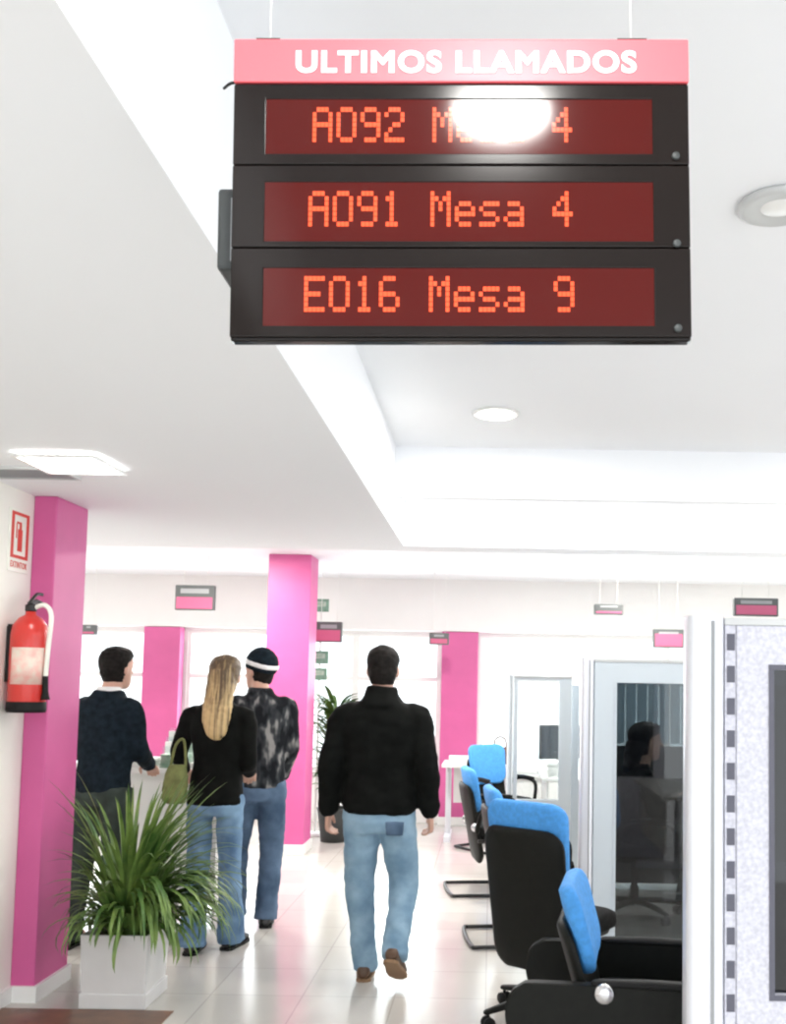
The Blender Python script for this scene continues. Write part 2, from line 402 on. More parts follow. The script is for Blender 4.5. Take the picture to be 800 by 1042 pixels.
W, Hh, K = .690, .466, 1/668.0          # board size, metres per photo pixel on its face
bd = empty('call_display', (-.0585, 1.43, 2.292)); bd.rotation_euler = (0, math.radians(-1.0), 0)
tag(bd, 'hanging black electronic call board with pink header and three rows of red lit text', 'display board')
bx = lambda px: (px-471)*K
bz = lambda py: (194-py)*K*.985
b = BM(); box(b, -W/2, W/2, .006, .028, -Hh/2, Hh/2); link('housing', b, M['bframe'], bd, bevel=.004)
b = BM(); box(b, -W/2, W/2, -.002, .006, bz(82), Hh/2); hd = link('header', b, M['header'], bd, bevel=.002)
lt = extruded_text('ULTIMOS LLAMADOS', 345*K, 24*K, .035); lo = link('lettering', lt, M['letter'], hd)
lo.location = (bx(476), -.0021, bz(61))
rowsd = [('A092 Mesa 4', 84, 170, 331, 100, 158, 127, 24.2), ('A091 Mesa 4', 170, 257, 328, 188, 250, 216, 24.5), ('E016 Mesa 9', 257, 350, 325, 278, 338, 305, 24.9)]
for s, y0, y1, cx, wy0, wy1, cy, pitch in rowsd:
    b = BM(); wall_holes(b, -W/2+.001, W/2-.001, bz(y1)+.001, bz(y0)-.001, -.001, .006, [(bx(274), bx(664), bz(wy1), bz(wy0))])
    mod = link('row_bezel', b, M['bframe'], bd, bevel=.0015)
    b = BM(); box(b, bx(274), bx(664), .0005, .0055, bz(wy1), bz(wy0)); win = link('led_window', b, M['redac'], mod)
    b = BM(); dx = pitch/6*K; dz = 37/7*K
    for i, ch in enumerate(s):
        for r, line in enumerate(FONT[ch].split()):
            for c, bit in enumerate(line):
                if bit == '1':
                    px = bx(cx)+(i*pitch*K)+(c-2)*dx; pz = bz(cy)+(3-r)*dz
                    box(b, px-dx*.44, px+dx*.44, -.0003, .0005, pz-dz*.42, pz+dz*.42)
    link('led_text', b, M['led'], mod)
    b = BM(); lathe(b, [(.006, 0), (.006, .003), (.004, .004)], 16, Matrix.Translation((bx(687), -.001, bz(wy1+3))) @ Matrix.Rotation(PI/2, 4, 'X')); link('sensor', b, M['dgrey'], mod, True)
b = BM()
box(b, bx(262), bx(286), .005, .035, Hh/2, Hh/2+.006); box(b, bx(630), bx(660), .005, .035, Hh/2, Hh/2+.006); link('mounting_bracket', b, M['blackmetal'], bd)
for px in (274, 645):
    b = BM(); tube(b, [(bx(px), .02, Hh/2), (bx(px), .02, Hh/2+.408)], .0013, 8); link('hanging_rod', b, M['base'], bd, True)
b = BM(); tube(b, [(-W/2+.01, .02, bz(73)), (-W/2-.012, .03, bz(70)), (-W/2-.03, .055, bz(65))], .0022, 8, 3); link('cable', b, M['rubber'], bd, True)
b = BM(); box(b, -W/2-.034, -W/2+.05, .045, .13, bz(266), bz(178)); sp = link('rear_speaker', b, M['dgrey'], bd, bevel=.006)
b = BM(); box(b, -W/2-.012, -W/2+.03, .041, .0445, bz(258), bz(190)); link('speaker_grille', b, M['grey'], sp, bevel=.001)
b = BM(); box(b, -W/2+.01, -W/2+.04, .027, .05, bz(235), bz(215)); link('speaker_bracket', b, M['blackmetal'], sp)

# ------------------------------------------------------------------ fire extinguisher and its sign
fe = empty('fire_extinguisher', (-2.165, 4.60, 1.376)); tag(fe, 'red fire extinguisher hung on the left wall in front of the pink column', 'fire extinguisher')
b = BM(); lathe(b, [(.078, .03), (.083, .045), (.083, .36), (.075, .405), (.05, .44), (.024, .455), (.022, .475)], 40); link('cylinder', b, M['red'], fe, True)
b = BM(); lathe(b, [(.03, 0), (.084, 0), (.088, .012), (.086, .05), (.06, .052)], 40); link('base_ring', b, M['rubber'], fe, True)
b = BM(); lathe(b, [(.022, .47), (.026, .475), (.026, .50), (.012, .51)], 20); box(b, -.012, .012, -.014, .06, .495, .515); link('valve', b, M['blackmetal'], fe)
b = BM(); tube(b, [(0, -.01, .51), (.0, .05, .525), (0, .10, .52)], .008, 10, 4, True); tube(b, [(0, -.01, .515), (0, .05, .555), (0, .105, .56)], .008, 10, 4, True); link('handle', b, M['blackmetal'], fe, True)
b = BM(); tube(b, [(.02, 0, .49), (.07, -.01, .50), (.105, -.02, .45), (.098, -.02, .30), (.092, -.02, .16)], .011, 12, 6, True); hz = link('hose', b, M['sign'], fe, True)
b = BM(); tube(b, [(.092, -.02, .17), (.094, -.02, .10), (.096, -.02, .06)], [.012, .014, .022], 14, 3); link('nozzle', b, M['rubber'], hz, True)
b = BM()
n = 14; arc = [math.radians(-125+110*k/n) for k in range(n+1)]
for r0 in (.0838,):
    va = [[b.verts.new(V((r0*math.cos(a), r0*math.sin(a), z))) for a in arc] for z in (.13, .30)]
    for k in range(n): b.faces.new((va[0][k], va[0][k+1], va[1][k+1], va[1][k]))
lb = link('label_sticker', b, mat('sticker_pale', (.85, .45, .40), .5, col2=(.80, .72, .62), noise_scale=22), fe, True)
sm = lb.modifiers.new('s', 'SOLIDIFY'); sm.thickness = .0008; sm.offset = 1
b = BM(); box(b, -.0995, -.080, -.02, .02, .14, .40); box(b, -.0995, -.06, -.012, .012, .40, .41); link('wall_bracket', b, M['blackmetal'], fe)

fs = empty('fire_sign', (-2.265, 4.65, 2.205)); tag(fs, 'white sign with red extinguisher symbol above the fire extinguisher', 'sign')
b = BM(); box(b, 0, .006, -.10, .10, -.17, .13); link('plate', b, M['sign'], fs, bevel=.001)
b = BM()
def on_wall(bm_, y0, y1, z0, z1, d0=.006, d1=.0075): box(bm_, d0, d1, y0, y1, z0, z1)
on_wall(b, -.085, .085, .10, .115); on_wall(b, -.085, .085, -.105, -.09); on_wall(b, -.085, -.06, -.09, .10); on_wall(b, .06, .085, -.09, .10)
on_wall(b, -.022, .022, -.07, .035); on_wall(b, -.009, .012, .035, .06); on_wall(b, -.035, .01, .06, .07); on_wall(b, -.04, -.031, -.01, .062); link('symbol', b, M['redsign'], fs)
tx = extruded_text('EXTINTOR', .16, .03, .012)
for v in tx.verts: x, y, z = v.co; v.co = V((-y+.006, x, z-.135))
link('lettering', tx, M['redsign'], fs)

# ------------------------------------------------------------------ potted plants
def blade(bm, base, dirv, length, width, droop, rise, seg=9):
    L = R_ = None; d = V((dirv[0], dirv[1], 0)).normalized(); side = V((-d.y, d.x, 0)); rows = []
    p = V(base); ang = rise
    for i in range(seg+1):
        t = i/seg; w = width*(math.sin(PI*min(1, .18+t*.82))**.7)*(1 if i < seg else .05)
        n = (V((0, 0, 1))*math.cos(ang)-d*math.sin(ang))
        rows.append((p+side*w/2, p-n*w*.15, p-side*w/2))
        p = p+(d*math.cos(ang)+V((0, 0, 1))*math.sin(ang))*length/seg
        ang -= droop/seg*(.5+t)
    vs = [[bm.verts.new(q) for q in r] for r in rows]
    for a, c in zip(vs, vs[1:]):
        bm.faces.new((a[0], a[1], c[1], c[0])); bm.faces.new((a[1], a[2], c[2], c[1]))

pl = empty('potted_plant', (-1.745, 4.86, 0)); tag(pl, 'spidery green plant with arching leaves in a white square planter', 'plant')
def taper(bm, w0, w1, d0, d1, z0, z1):
    q = lambda w, d, z: [V((x, y, z)) for x, y in ((-w, -d), (w, -d), (w, d), (-w, d))]
    return q(w0, d0, z0), q(w1, d1, z1)
b = BM(); o1, o2 = taper(b, .145, .160, .15, .165, .0, .34); i2, i1 = taper(b, .137, .146, .14, .15, .30, .34)
rings(b, [o1, o2, i1, i2]); pot = link('planter', b, M['pot'], pl, bevel=.006)
b = BM(); box(b, -.157, .157, -.160, .160, .0, .07); link('planter_foot', b, M['pot'], pot, bevel=.006)
b = BM(); box(b, -.135, .135, -.138, .138, .27, .305); link('soil', b, M['soil'], pl)
b = BM(); random.seed(3)
for k in range(300):
    a = random.uniform(0, 2*PI); rr = random.uniform(0, .11)
    base = (rr*math.cos(a)+.02, rr*math.sin(a)*.8, .30)
    a2 = a+random.uniform(-.7, .7); big = random.random()
    if big < .5: ln, ri, dr = random.uniform(.40, .66), random.uniform(1.05, 1.5), random.uniform(1.8, 3.4)
    elif big < .75: ln, ri, dr = random.uniform(.60, .88), random.uniform(1.35, 1.56), random.uniform(.9, 2.2)
    else: ln, ri, dr = random.uniform(.40, .60), random.uniform(.7, 1.2), random.uniform(2.2, 3.6)
    blade(b, base, (math.cos(a2)+.45, math.sin(a2)), ln*(.72 if math.cos(a2) < -.3 else 1.0), random.uniform(.018, .034), dr, ri, 10)
for k in range(70):
    a = random.uniform(-1.1, .9); blade(b, (.05*math.cos(a), .05*math.sin(a), .30), (math.cos(a), math.sin(a)), random.uniform(.55, .78), random.uniform(.018, .030), random.uniform(2.6, 3.6), random.uniform(1.0, 1.5), 11)
for k in range(40):
    a = random.uniform(0, 2*PI); blade(b, (.05*math.cos(a), .05*math.sin(a), .30), (math.cos(a), math.sin(a)), random.uniform(.72, .90), random.uniform(.018, .028), random.uniform(.5, 1.5), random.uniform(1.35, 1.56), 11)
link('foliage', b, M['leaf'], pl, True)

p2 = empty('potted_plant', (-1.50, 9.62, 0)); tag(p2, 'tall leafy green plant standing behind the tall pink column', 'plant')
b = BM(); lathe(b, [(.12, 0), (.16, .30), (.17, .32), (.15, .32), (.14, .27)], 28); link('pot', b, M['dgrey'], p2, True)
b = BM(); lathe(b, [(.141, .26), (.141, .275), (.01, .28)], 20); link('soil', b, M['soil'], p2)
b = BM()
for k in range(5):
    a = k*1.3; tube(b, [(0.04*math.cos(a), .04*math.sin(a), .27), (.06*math.cos(a), .06*math.sin(a), .8), (.12*math.cos(a), .12*math.sin(a), 1.25)], [.012, .01, .005], 8, 4)
link('stems', b, M['trunk'], p2, True)
b = BM(); random.seed(5)
for k in range(190):
    a = random.uniform(0, 2*PI); z = random.uniform(.45, 1.35); rr = .04+.05*random.random()
    blade(b, (rr*math.cos(a), rr*math.sin(a), z), (math.cos(a), math.sin(a)), random.uniform(.18, .32), random.uniform(.04, .065), random.uniform(.8, 2.0), random.uniform(.3, 1.3), 7)
link('foliage', b, M['leafdark'], p2, True)

# ------------------------------------------------------------------ people
def rotz(a): return Matrix.Rotation(a, 4, 'Z')
def hand(bm, w, d, palm, side, curl=.5, sc=1.0):
    """w wrist, d direction of the forearm, palm = direction the palm faces, side = thumb side direction"""
    d = d.normalized(); palm = (palm-d*palm.dot(d)).normalized(); s = d.cross(palm).normalized()
    if s.dot(side) < 0: s = -s
    tube(bm, [w-d*.03, w+d*.02, w+d*.05, w+d*.088], [v*sc for v in (.026, .034, .041, .040)], 14, 2, True, .42, palm)
    for k, (o, ln) in enumerate(((.031, .068), (.0105, .078), (-.0105, .072), (-.031, .056))):
        p = w+d*.085*sc+s*o*sc; pts = [p-d*.02]; dd = d.copy(); a = 0
        pts.append(p)
        for j, fr_ in enumerate((.45, .30, .25)):
            a += curl*(.5, .8, .6)[j]; dd = d*math.cos(a)+palm*math.sin(a); p = p+dd*ln*fr_*sc; pts.append(p)
        tube(bm, pts, [.0098*sc, .0098*sc, .0092*sc, .0085*sc, .0075*sc], 10, 2, True)
    p = w+d*.025+s*.03
    q1 = p+(d*.6+s*.75+palm*.15).normalized()*.035; q2 = q1+(d*.9+s*.25+palm*.3).normalized()*.032; q3 = q2+(d*.95+palm*.35).normalized()*.024
    tube(bm, [p-s*.015, p, q1, q2, q3], [.013, .0135, .0115, .0105, .0085], 10, 2, True)

def head_rows(): # z (from head centre), half width, front, back, cx, cy
    return [(-.125, .020, .058, .005, 0, .012), (-.112, .040, .072, .025, 0, .012), (-.09, .055, .078, .05, 0, .01), (-.06, .064, .082, .072, 0, .006), (-.02, .071, .086, .088, 0, 0),
            (.02, .076, .090, .098, 0, 0), (.055, .076, .088, .098, 0, 0), (.085, .066, .074, .084, 0, 0), (.105, .046, .052, .06, 0, 0), (.116, .02, .025, .03, 0, 0)]

def person(loc, rz, label, P):
    root = empty('person', loc, rz); tag(root, label, 'person')
    k = P.get('k', 1.0)                                     # girth of clothing
    J = {n: V(p) for n, p in P['j'].items()}
    hc = J['head']; Mh = Matrix.Translation(hc) @ rotz(P.get('head_yaw', 0)) @ Matrix.Rotation(P.get('head_pitch', 0), 4, 'X')
    tw = P['torso']
    # --- body: one continuous skin
    b = BM()
    torso(b, [(z, hw*.84, f*.82, bk*.82, cx, cy) for z, hw, f, bk, cx, cy in tw])
    nk = J['neck']
    tube(b, [nk-V((0, .01, .06)), nk, hc+V((0, -.015, -.06))], [.062, .056, .055], 16, 2, True)
    torso(b, head_rows(), 24, Mh)
    tube(b, [V((0, .082, .022)), V((0, .100, -.012)), V((0, .106, -.027))], [.009, .012, .0135], 10, 2, True, Mx=Mh)       # nose
    for sx in (-1, 1):
        ball(b, (sx*.079, -.005, -.012), .03, .32, .6, 1.0, 14, Mh)                                                        # ears
        ball(b, (sx*.034, .074, .034), .018, 1.3, .7, .5, 10, Mh)                                                          # brows
    for S, sx in (('L', -1), ('R', 1)):
        sh, el, wr = J['sh'+S], J['el'+S], J['wr'+S]
        tube(b, [sh-V((sx*.06, 0, 0)), sh, el, wr], [.038, .042, .033, .026], 14, 4, True)
        hand(b, wr, wr-el, V(P.get('palm'+S, (-sx, 0, 0))), V(P.get('thumb'+S, (0, 1, 0))), P.get('curl', .6))
        hp, kn, an = J['hip'+S], J['kn'+S], J['an'+S]
        tube(b, [hp+V((0, 0, .04)), hp, kn, an+V((0, 0, .02))], [.07, .074, .048, .034], 14, 4, True)
        tube(b, [an, an+rotz(P.get('toe'+S, 0)) @ V((0, .10, -.035))], [.034, .03], 10, 1, True)
    body = melt('body', b, M['skin'], root, .0062, 3)
    for sx in (-1, 1):
        b = BM(); ball(b, (sx*.033, .080, .014), .0125, 1, .8, .8, 12, Mh); link('eye', b, M['eye'], body, True)
        b = BM(); ball(b, (sx*.033, .0895, .014), .0055, 1, .5, 1, 10, Mh); link('iris', b, M['hairdark'], body, True)
    b = BM(); tube(b, [V((-.024, .080, -.063)), V((0, .0885, -.061)), V((.024, .080, -.063))], [.003, .0065, .003], 8, 3, True, Mx=Mh); link('mouth', b, M['lip'], body, True)
    # --- hair
    b = BM()
    e = .011+P.get('hair_vol', 0)
    rows = [(-.085, .055+e*.4, -.03, .065+e, 0, 0), (-.05, .066+e*.6, -.022, .082+e, 0, 0), (-.01, .072+e*.7, -.012, .092+e, 0, 0), (.03, .076+e, .010, .099+e, 0, 0),
            (.06, .076+e, .080, .099+e, 0, 0), (.09, .066+e, .084, .086+e, 0, 0), (.112, .046+e, .055+e, .06+e, 0, 0), (.124+e*.4, .018, .025, .03, 0, 0)]
    torso(b, rows, 24, Mh)
    for z in P.get('long_hair', []): pass
    if 'long_hair' in P:
        torso(b, [(z, hw, f, bk, cx, cy) for z, hw, f, bk, cx, cy in P['long_hair']], 20)
    melt('hair', b, P['hair'], root, .007, 3, P.get('hair_wave', .004), 30, seed=2)
    # --- upper garment
    b = BM(); torso(b, tw)
    sl = P.get('sleeve', 1.0); sr_ = P.get('sleeve_r', (.075, .078, .062, .05))
    for S, sx in (('L', -1), ('R', 1)):
        sh, el, wr = J['sh'+S], J['el'+S], J['wr'+S]
        end = el.lerp(wr, .97) if sl >= 1 else sh.lerp(el, sl)
        if sl >= 1: tube(b, [sh-V((sx*.08, 0, .0)), sh, sh.lerp(el, .5), el, el.lerp(wr, .5), end], [sr_[0]*.95, sr_[0], (sr_[0]+sr_[2])/2, sr_[2], (sr_[2]+sr_[3])/2, sr_[3]], 16, 3, True)
        else: tube(b, [sh-V((sx*.08, 0, .0)), sh, end], [sr_[0]*.95, sr_[0], sr_[1]*.9], 16, 3, False)
    if 'collar' in P:
        r0, r1, dz = P['collar']; torso(b, [(nk.z-.05, r0*1.25, r0*1.15, r0*1.25, nk.x, nk.y), (nk.z, r0, r0, r0, nk.x, nk.y), (nk.z+dz, r1, r1, r1, (nk.x+hc.x)/2, (nk.y+hc.y)/2-.01)], 20)
    g = melt(P['top_name'], b, P['top'], root, .011, 5, P.get('wr', .007), 8, seed=P.get('seed', 1))
    if 'shirt_collar' in P:
        b = BM(); torso(b, [(nk.z-.035, .078, .07, .085, nk.x, nk.y-.005), (nk.z+.03, .063, .06, .072, nk.x, nk.y-.008)], 20); melt('shirt_collar', b, M['paper'], root, .008, 3)
    # --- trousers
    b = BM(); torso(b, P['pelvis']); tr = P.get('leg_r', (.092, .098, .072, .062, .07))
    for S, sx in (('L', -1), ('R', 1)):
        hp, kn, an = J['hip'+S], J['kn'+S], J['an'+S]
        cuff = an+(an-kn).normalized()*.045
        tube(b, [hp+V((0, 0, .05)), hp, hp.lerp(kn, .5), kn, kn.lerp(an, .55), cuff], [tr[0], tr[1], (tr[1]+tr[2])/2, tr[2], tr[3], tr[4]], 18, 4, False)
    jeans = melt(P['legs_name'], b, P['legs'], root, .011, 4, P.get('wl', .008), 9, .012, seed=P.get('seed', 1)+4)
    if 'pocket' in P:
        x, y, z = P['pocket']; b = BM(); torso(b, [(z-.035, .045, .012, .012, x, y), (z+.035, .05, .012, .012, x, y)], 14); melt('back_pocket', b, M['jeandark'], jeans, .006, 2)
    # --- shoes
    for S, sx in (('L', -1), ('R', 1)):
        an = J['an'+S]
        Mf = Matrix.Translation(an) @ rotz(P.get('toe'+S, -sx*.12)) @ Matrix.Rotation(P.get('pitch'+S, 0), 4, 'X') @ Matrix.Translation((0, 0, -.085))
        def shoe(bm_, gr=0):
            rs = []
            for y, hw, top in ((-.075, .018, .05), (-.065, .032, .075), (-.04, .038, .09), (0, .038, .095), (.05, .042, .082), (.10, .047, .062), (.15, .046, .05), (.185, .036, .042), (.20, .014, .035)):
                hw += gr; r = []
                for q in range(16):
                    a = 2*PI*q/16; cx_, sz = math.cos(a), math.sin(a)
                    r.append(Mf @ V((hw*math.copysign(abs(cx_)**.7, cx_), y*(1+gr*3), (top*.5+.008)+sz*(top*.5-.008))))
                rs.append(r)
            rings(bm_, rs)
        b = BM(); shoe(b); s_ = melt('shoe', b, P['shoe'], root, .006, 2)
        b = BM(); rs = []
        for z in (0, .016):
            rs.append([Mf @ V((hw*sg, y, z)) for sg, seq in ((1, 1), (-1, -1)) for y, hw in ((-.078, .02), (-.06, .038), (0, .038), (.09, .049), (.16, .048), (.205, .018))[::seq]])
        rings(b, rs); link('sole', b, P.get('sole', M['rubber']), s_)
    return root, g, jeans, Mh

# garment torso rows: z, half width, front, back, cx, cy
def trows(hem=.86, w=1.0, top=1.44, cx=0, cy=0):
    return [(hem, .178*w, .115*w, .125*w, cx, cy), (hem+.08, .182*w, .12*w, .122*w, cx, cy), (1.06, .178*w, .118*w, .11*w, cx, cy), (1.18, .192*w, .125*w, .118*w, cx, cy),
            (1.29, .205*w, .125*w, .125*w, cx, cy), (1.365, .205*w, .112*w, .12*w, cx, cy), (1.41, .17*w, .09*w, .10*w, cx, cy), (top, .115*w, .07*w, .085*w, cx, cy), (top+.03, .075*w, .06, .07, cx, cy)]
def pelvis(w=1.0, z=.0):
    return [(.80+z, .15*w, .10*w, .115*w, 0, 0), (.86+z, .17*w, .115*w, .13*w, 0, 0), (.91+z, .155*w, .10*w, .108*w, 0, 0), (.95+z, .135*w, .085*w, .085*w, 0, 0), (.97+z, .12*w, .075*w, .075*w, 0, 0)]

stand = {'neck': (0, 0, 1.475), 'head': (0, .03, 1.62), 'shL': (-.185, 0, 1.375), 'shR': (.185, 0, 1.375), 'elL': (-.25, -.03, 1.12), 'elR': (.25, -.03, 1.12),
         'wrL': (-.255, .05, .88), 'wrR': (.255, .05, .88), 'hipL': (-.085, 0, .86), 'hipR': (.085, 0, .86), 'knL': (-.10, .01, .48), 'knR': (.10, .01, .48), 'anL': (-.105, -.02, .085), 'anR': (.105, -.02, .085)}
def pose(**kw): d = dict(stand); d.update(kw); return d

# the walking man, seen from behind
walk = dict(j=pose(shL=(-.19, 0, 1.36), shR=(.19, 0, 1.36), elL=(-.255, -.03, 1.12), elR=(.25, -.06, 1.11), wrL=(-.268, .03, .875), wrR=(.264, .02, .875),
                   hipL=(-.088, .0, .85), hipR=(.095, 0, .85), knL=(-.098, .05, .47), knR=(.135, .03, .50), anL=(-.062, .06, .085), anR=(.118, -.20, .215), head=(.0, .02, 1.612), neck=(0, 0, 1.475)),
            torso=trows(.86, 1.06), pelvis=pelvis(1.03, -.03), hair=M['hairdark'], top_name='jacket', top=M['blackjkt'], legs_name='jeans', legs=M['jean'], shoe=M['brownshoe'], sole=M['tan'],
            sleeve_r=(.076, .076, .066, .053), collar=(.096, .08, .05), curl=.75, pitchR=math.radians(-32), toeL=.05, toeR=-.12, leg_r=(.098, .103, .08, .066, .068), pocket=(.095, -.125, .80), wr=.009, seed=1, head_pitch=-.06)
person((-.575, 5.20, 0), 0, 'person in a black jacket and light blue jeans walking away down the hall', walk)

# man at the left in a navy jumper
m1 = dict(j=pose(shL=(-.165, 0, 1.36), shR=(.165, 0, 1.36), elL=(-.20, .03, 1.12), elR=(.195, .05, 1.12), wrL=(-.16, .27, 1.03), wrR=(.12, .28, 1.02), head=(.02, .06, 1.60), neck=(.005, .02, 1.46), anL=(-.13, -.06, .085), knL=(-.115, 0, .48)),
          torso=trows(.86, .89), pelvis=pelvis(.95), hair=M['hairdark'], sleeve_r=(.068, .068, .058, .046), top_name='jumper', top=M['navy'], legs_name='trousers', legs=M['greytr'], shoe=M['blackshoe'], shirt_collar=True,
          palmL=(0, 0, -1), palmR=(0, 0, -1), thumbL=(1, 0, 0), thumbR=(-1, 0, 0), head_yaw=-.25, curl=.3, seed=3, hair_vol=.004, collar=(.078, .07, .012))
person((-2.25, 5.78, 0), -.22, 'person in a navy jumper with a pale shirt collar standing beside the left pink column', m1)

# woman with long fair hair
wrow = [(.83, 0.162, .118, .135, 0, 0), (.90, 0.155, .115, .125, 0, 0), (.97, 0.146, .105, .105, 0, 0), (1.05, 0.132, .10, .095, 0, 0), (1.16, 0.143, .115, .10, 0, 0), (1.26, 0.158, .125, .105, 0, 0), (1.33, 0.160, .10, .10, 0, 0), (1.375, 0.132, .08, .088, 0, 0), (1.41, 0.085, .06, .07, 0, 0), (1.43, 0.061, .055, .06, 0, 0)]
wm = dict(j=pose(neck=(0, 0, 1.43), head=(.02, .03, 1.56), shL=(-.16, 0, 1.325), shR=(.16, 0, 1.325), elL=(-.25, .06, 1.11), elR=(.185, .0, 1.08), wrL=(-.29, .25, 1.0), wrR=(.13, .20, 1.0),
                 hipL=(-.085, 0, .84), hipR=(.085, 0, .84), knL=(-.092, .01, .47), knR=(.09, .02, .47), anL=(-.095, -.03, .085), anR=(.085, .10, .085)),
          torso=wrow, pelvis=[(z, w_*.96, f, bk, cx, cy) for z, w_, f, bk, cx, cy in pelvis(1.0, -.03)], hair=M['hairblond'], hair_wave=.004, hair_vol=.004,
          long_hair=[(1.20, .02, .012, .012, .03, -.120), (1.23, .055, .02, .022, .028, -.118), (1.30, .078, .03, .03, .022, -.108), (1.38, .085, .04, .042, .02, -.085), (1.46, .082, .05, .052, .018, -.055), (1.54, .08, .055, .065, .018, -.03), (1.60, .07, .05, .07, .02, -.03)],
          top_name='blouse', top=M['blackjkt'], sleeve_r=(.062, .06, .05, .042), legs_name='jeans', legs=M['jeanmid'], shoe=M['blackshoe'], leg_r=(.074, .080, .066, .068, .085),
          palmL=(0, 0, -1), palmR=(0, 0, -1), thumbL=(1, 0, 0), thumbR=(-1, 0, 0), seed=6, curl=.35, head_yaw=.15, wr=.005)
person((-1.57, 5.70, 0), -.06, 'person with long fair hair, black top and blue jeans, back to us', wm)

# person with the striped hat
ht = dict(j=pose(shL=(-.17, 0, 1.37), shR=(.17, 0, 1.37), elL=(-.21, .04, 1.12), elR=(.20, .03, 1.12), wrL=(-.15, .25, 1.05), wrR=(.17, .17, .92), head=(-.01, .05, 1.60), neck=(0, .01, 1.465), anL=(-.11, .12, .085), knL=(-.11, .08, .48), anR=(.075, -.03, .085)),
          torso=trows(.86, .93), pelvis=pelvis(.97, -.02), hair=M['hairdark'], top_name='jacket', top=M['plaid'], legs_name='jeans', legs=M['jeandark'], shoe=M['blackshoe'], sleeve_r=(.07, .07, .058, .047),
          palmL=(0, 0, -1), thumbL=(1, 0, 0), head_yaw=.75, curl=.5, seed=9, collar=(.085, .075, .03), leg_r=(.094, .10, .076, .07, .076))
hr, _, _, Mh = person((-1.475, 6.32, 0), .30, 'person in striped knitted hat and dark patterned jacket behind the fair-haired person', ht)
Mh = Mh @ Matrix.Translation((0, -.004, .012)) @ Matrix.Rotation(.26, 4, 'X')
hatbase = [(-.005, .088, .092, .105, 0, 0), (.03, .092, .098, .115, 0, 0), (.07, .090, .096, .112, 0, 0), (.10, .078, .082, .095, 0, 0), (.13, .05, .055, .065, 0, 0), (.145, .02, .02, .025, 0, 0)]
b = BM(); torso(b, hatbase, 28, Mh); hat = melt('knitted_hat', b, M['navy'], hr, .007, 2, .002, 40)
b = BM(); torso(b, [(.022, .0955, .1015, .1185, 0, 0), (.034, .0965, .1025, .1195, 0, 0), (.048, .096, .102, .119, 0, 0), (.052, .093, .099, .116, 0, 0)], 28, Mh); melt('white_stripe', b, M['letter'], hat, .006, 1)

# shoulder bag at the fair-haired person's side
bg = empty('shoulder_bag', (-1.775, 5.60, 0)); tag(bg, 'olive bag hanging at the left side of the fair-haired person', 'bag')
b = BM(); torso(b, [(.84, .045, .05, .05, 0, 0), (.87, .07, .06, .06, 0, 0), (.98, .068, .055, .055, .005, 0), (1.05, .05, .03, .03, .01, 0), (1.06, .045, .02, .02, .01, 0)], 18); melt('bag_body', b, M['olive'], bg, .009, 4, .006, 14)
b = BM(); tube(b, [(-.03, 0, 1.04), (.0, -.01, 1.17), (.045, -.02, 1.2), (.055, 0, 1.1), (.055, 0, 1.04)], .008, 8, 5); link('strap', b, M['olive'], bg, True)

# ------------------------------------------------------------------ table with leaflets
tb = empty('counter_table', (-2.16, 6.75, 0)); tag(tb, 'white counter table piled with leaflets between the standing people', 'table')
b = BM(); box(b, -.40, .42, -.28, .28, .92, .955); link('tabletop', b, M['desk'], tb, bevel=.005)
b = BM(); box(b, -.36, .38, -.24, -.22, .08, .92); link('front_panel', b, M['desk'], tb, bevel=.003)
for x in (-.36, .36):
    b = BM(); box(b, x, x+.02, -.22, .24, 0, .92); link('side_panel', b, M['desk'], tb, bevel=.003)
random.seed(12)
for i, (x, y, n, m, lab) in enumerate(((-2.30, 6.63, 22, 'paper', 'thick stack of white leaflets at the left of the counter table'), (-2.09, 6.61, 34, 'papergreen', 'stack of green printed leaflets on the counter table'), (-1.90, 6.63, 14, 'paper', 'low stack of white leaflets by the bag on the counter table'))):
    b = BM()
    for k in range(n): 
        jx, jy, a = random.uniform(-.006, .006), random.uniform(-.006, .006), random.uniform(-.06, .06)
        box(b, -.075, .075, -.105, .105, k*.0026, k*.0026+.0024, Matrix.Translation((jx, jy, 0)) @ rotz(a))
    o = link('leaflet_stack', b, M[m]); o.location = (x, y, .955); tag(o, lab, 'leaflets', 'leaflet stacks on the counter table')
lh = empty('leaflet_holder', (-2.10, 6.85, .955)); tag(lh, 'white leaflet holder standing at the back of the counter table', 'leaflet holder')
for k in range(2):
    b = BM(); box(b, -.16, .16, -.02+k*.07, -.015+k*.07, 0, .12+k*.06); box(b, -.16, .16, .045+k*.07, .05+k*.07, 0, .16+k*.08); box(b, -.16, -.155, -.015+k*.07, .045+k*.07, 0, .12+k*.06); box(b, .155, .16, -.015+k*.07, .045+k*.07, 0, .12+k*.06); link('pocket', b, M['cglass'], lh)
    for q, m in enumerate(('paper', 'papergreen', 'paper')):
        b = BM(); box(b, -.148+q*.1, -.055+q*.1, -.005+k*.07, .02+k*.07, .004, .15+k*.07); link('leaflet', b, M[m], lh)

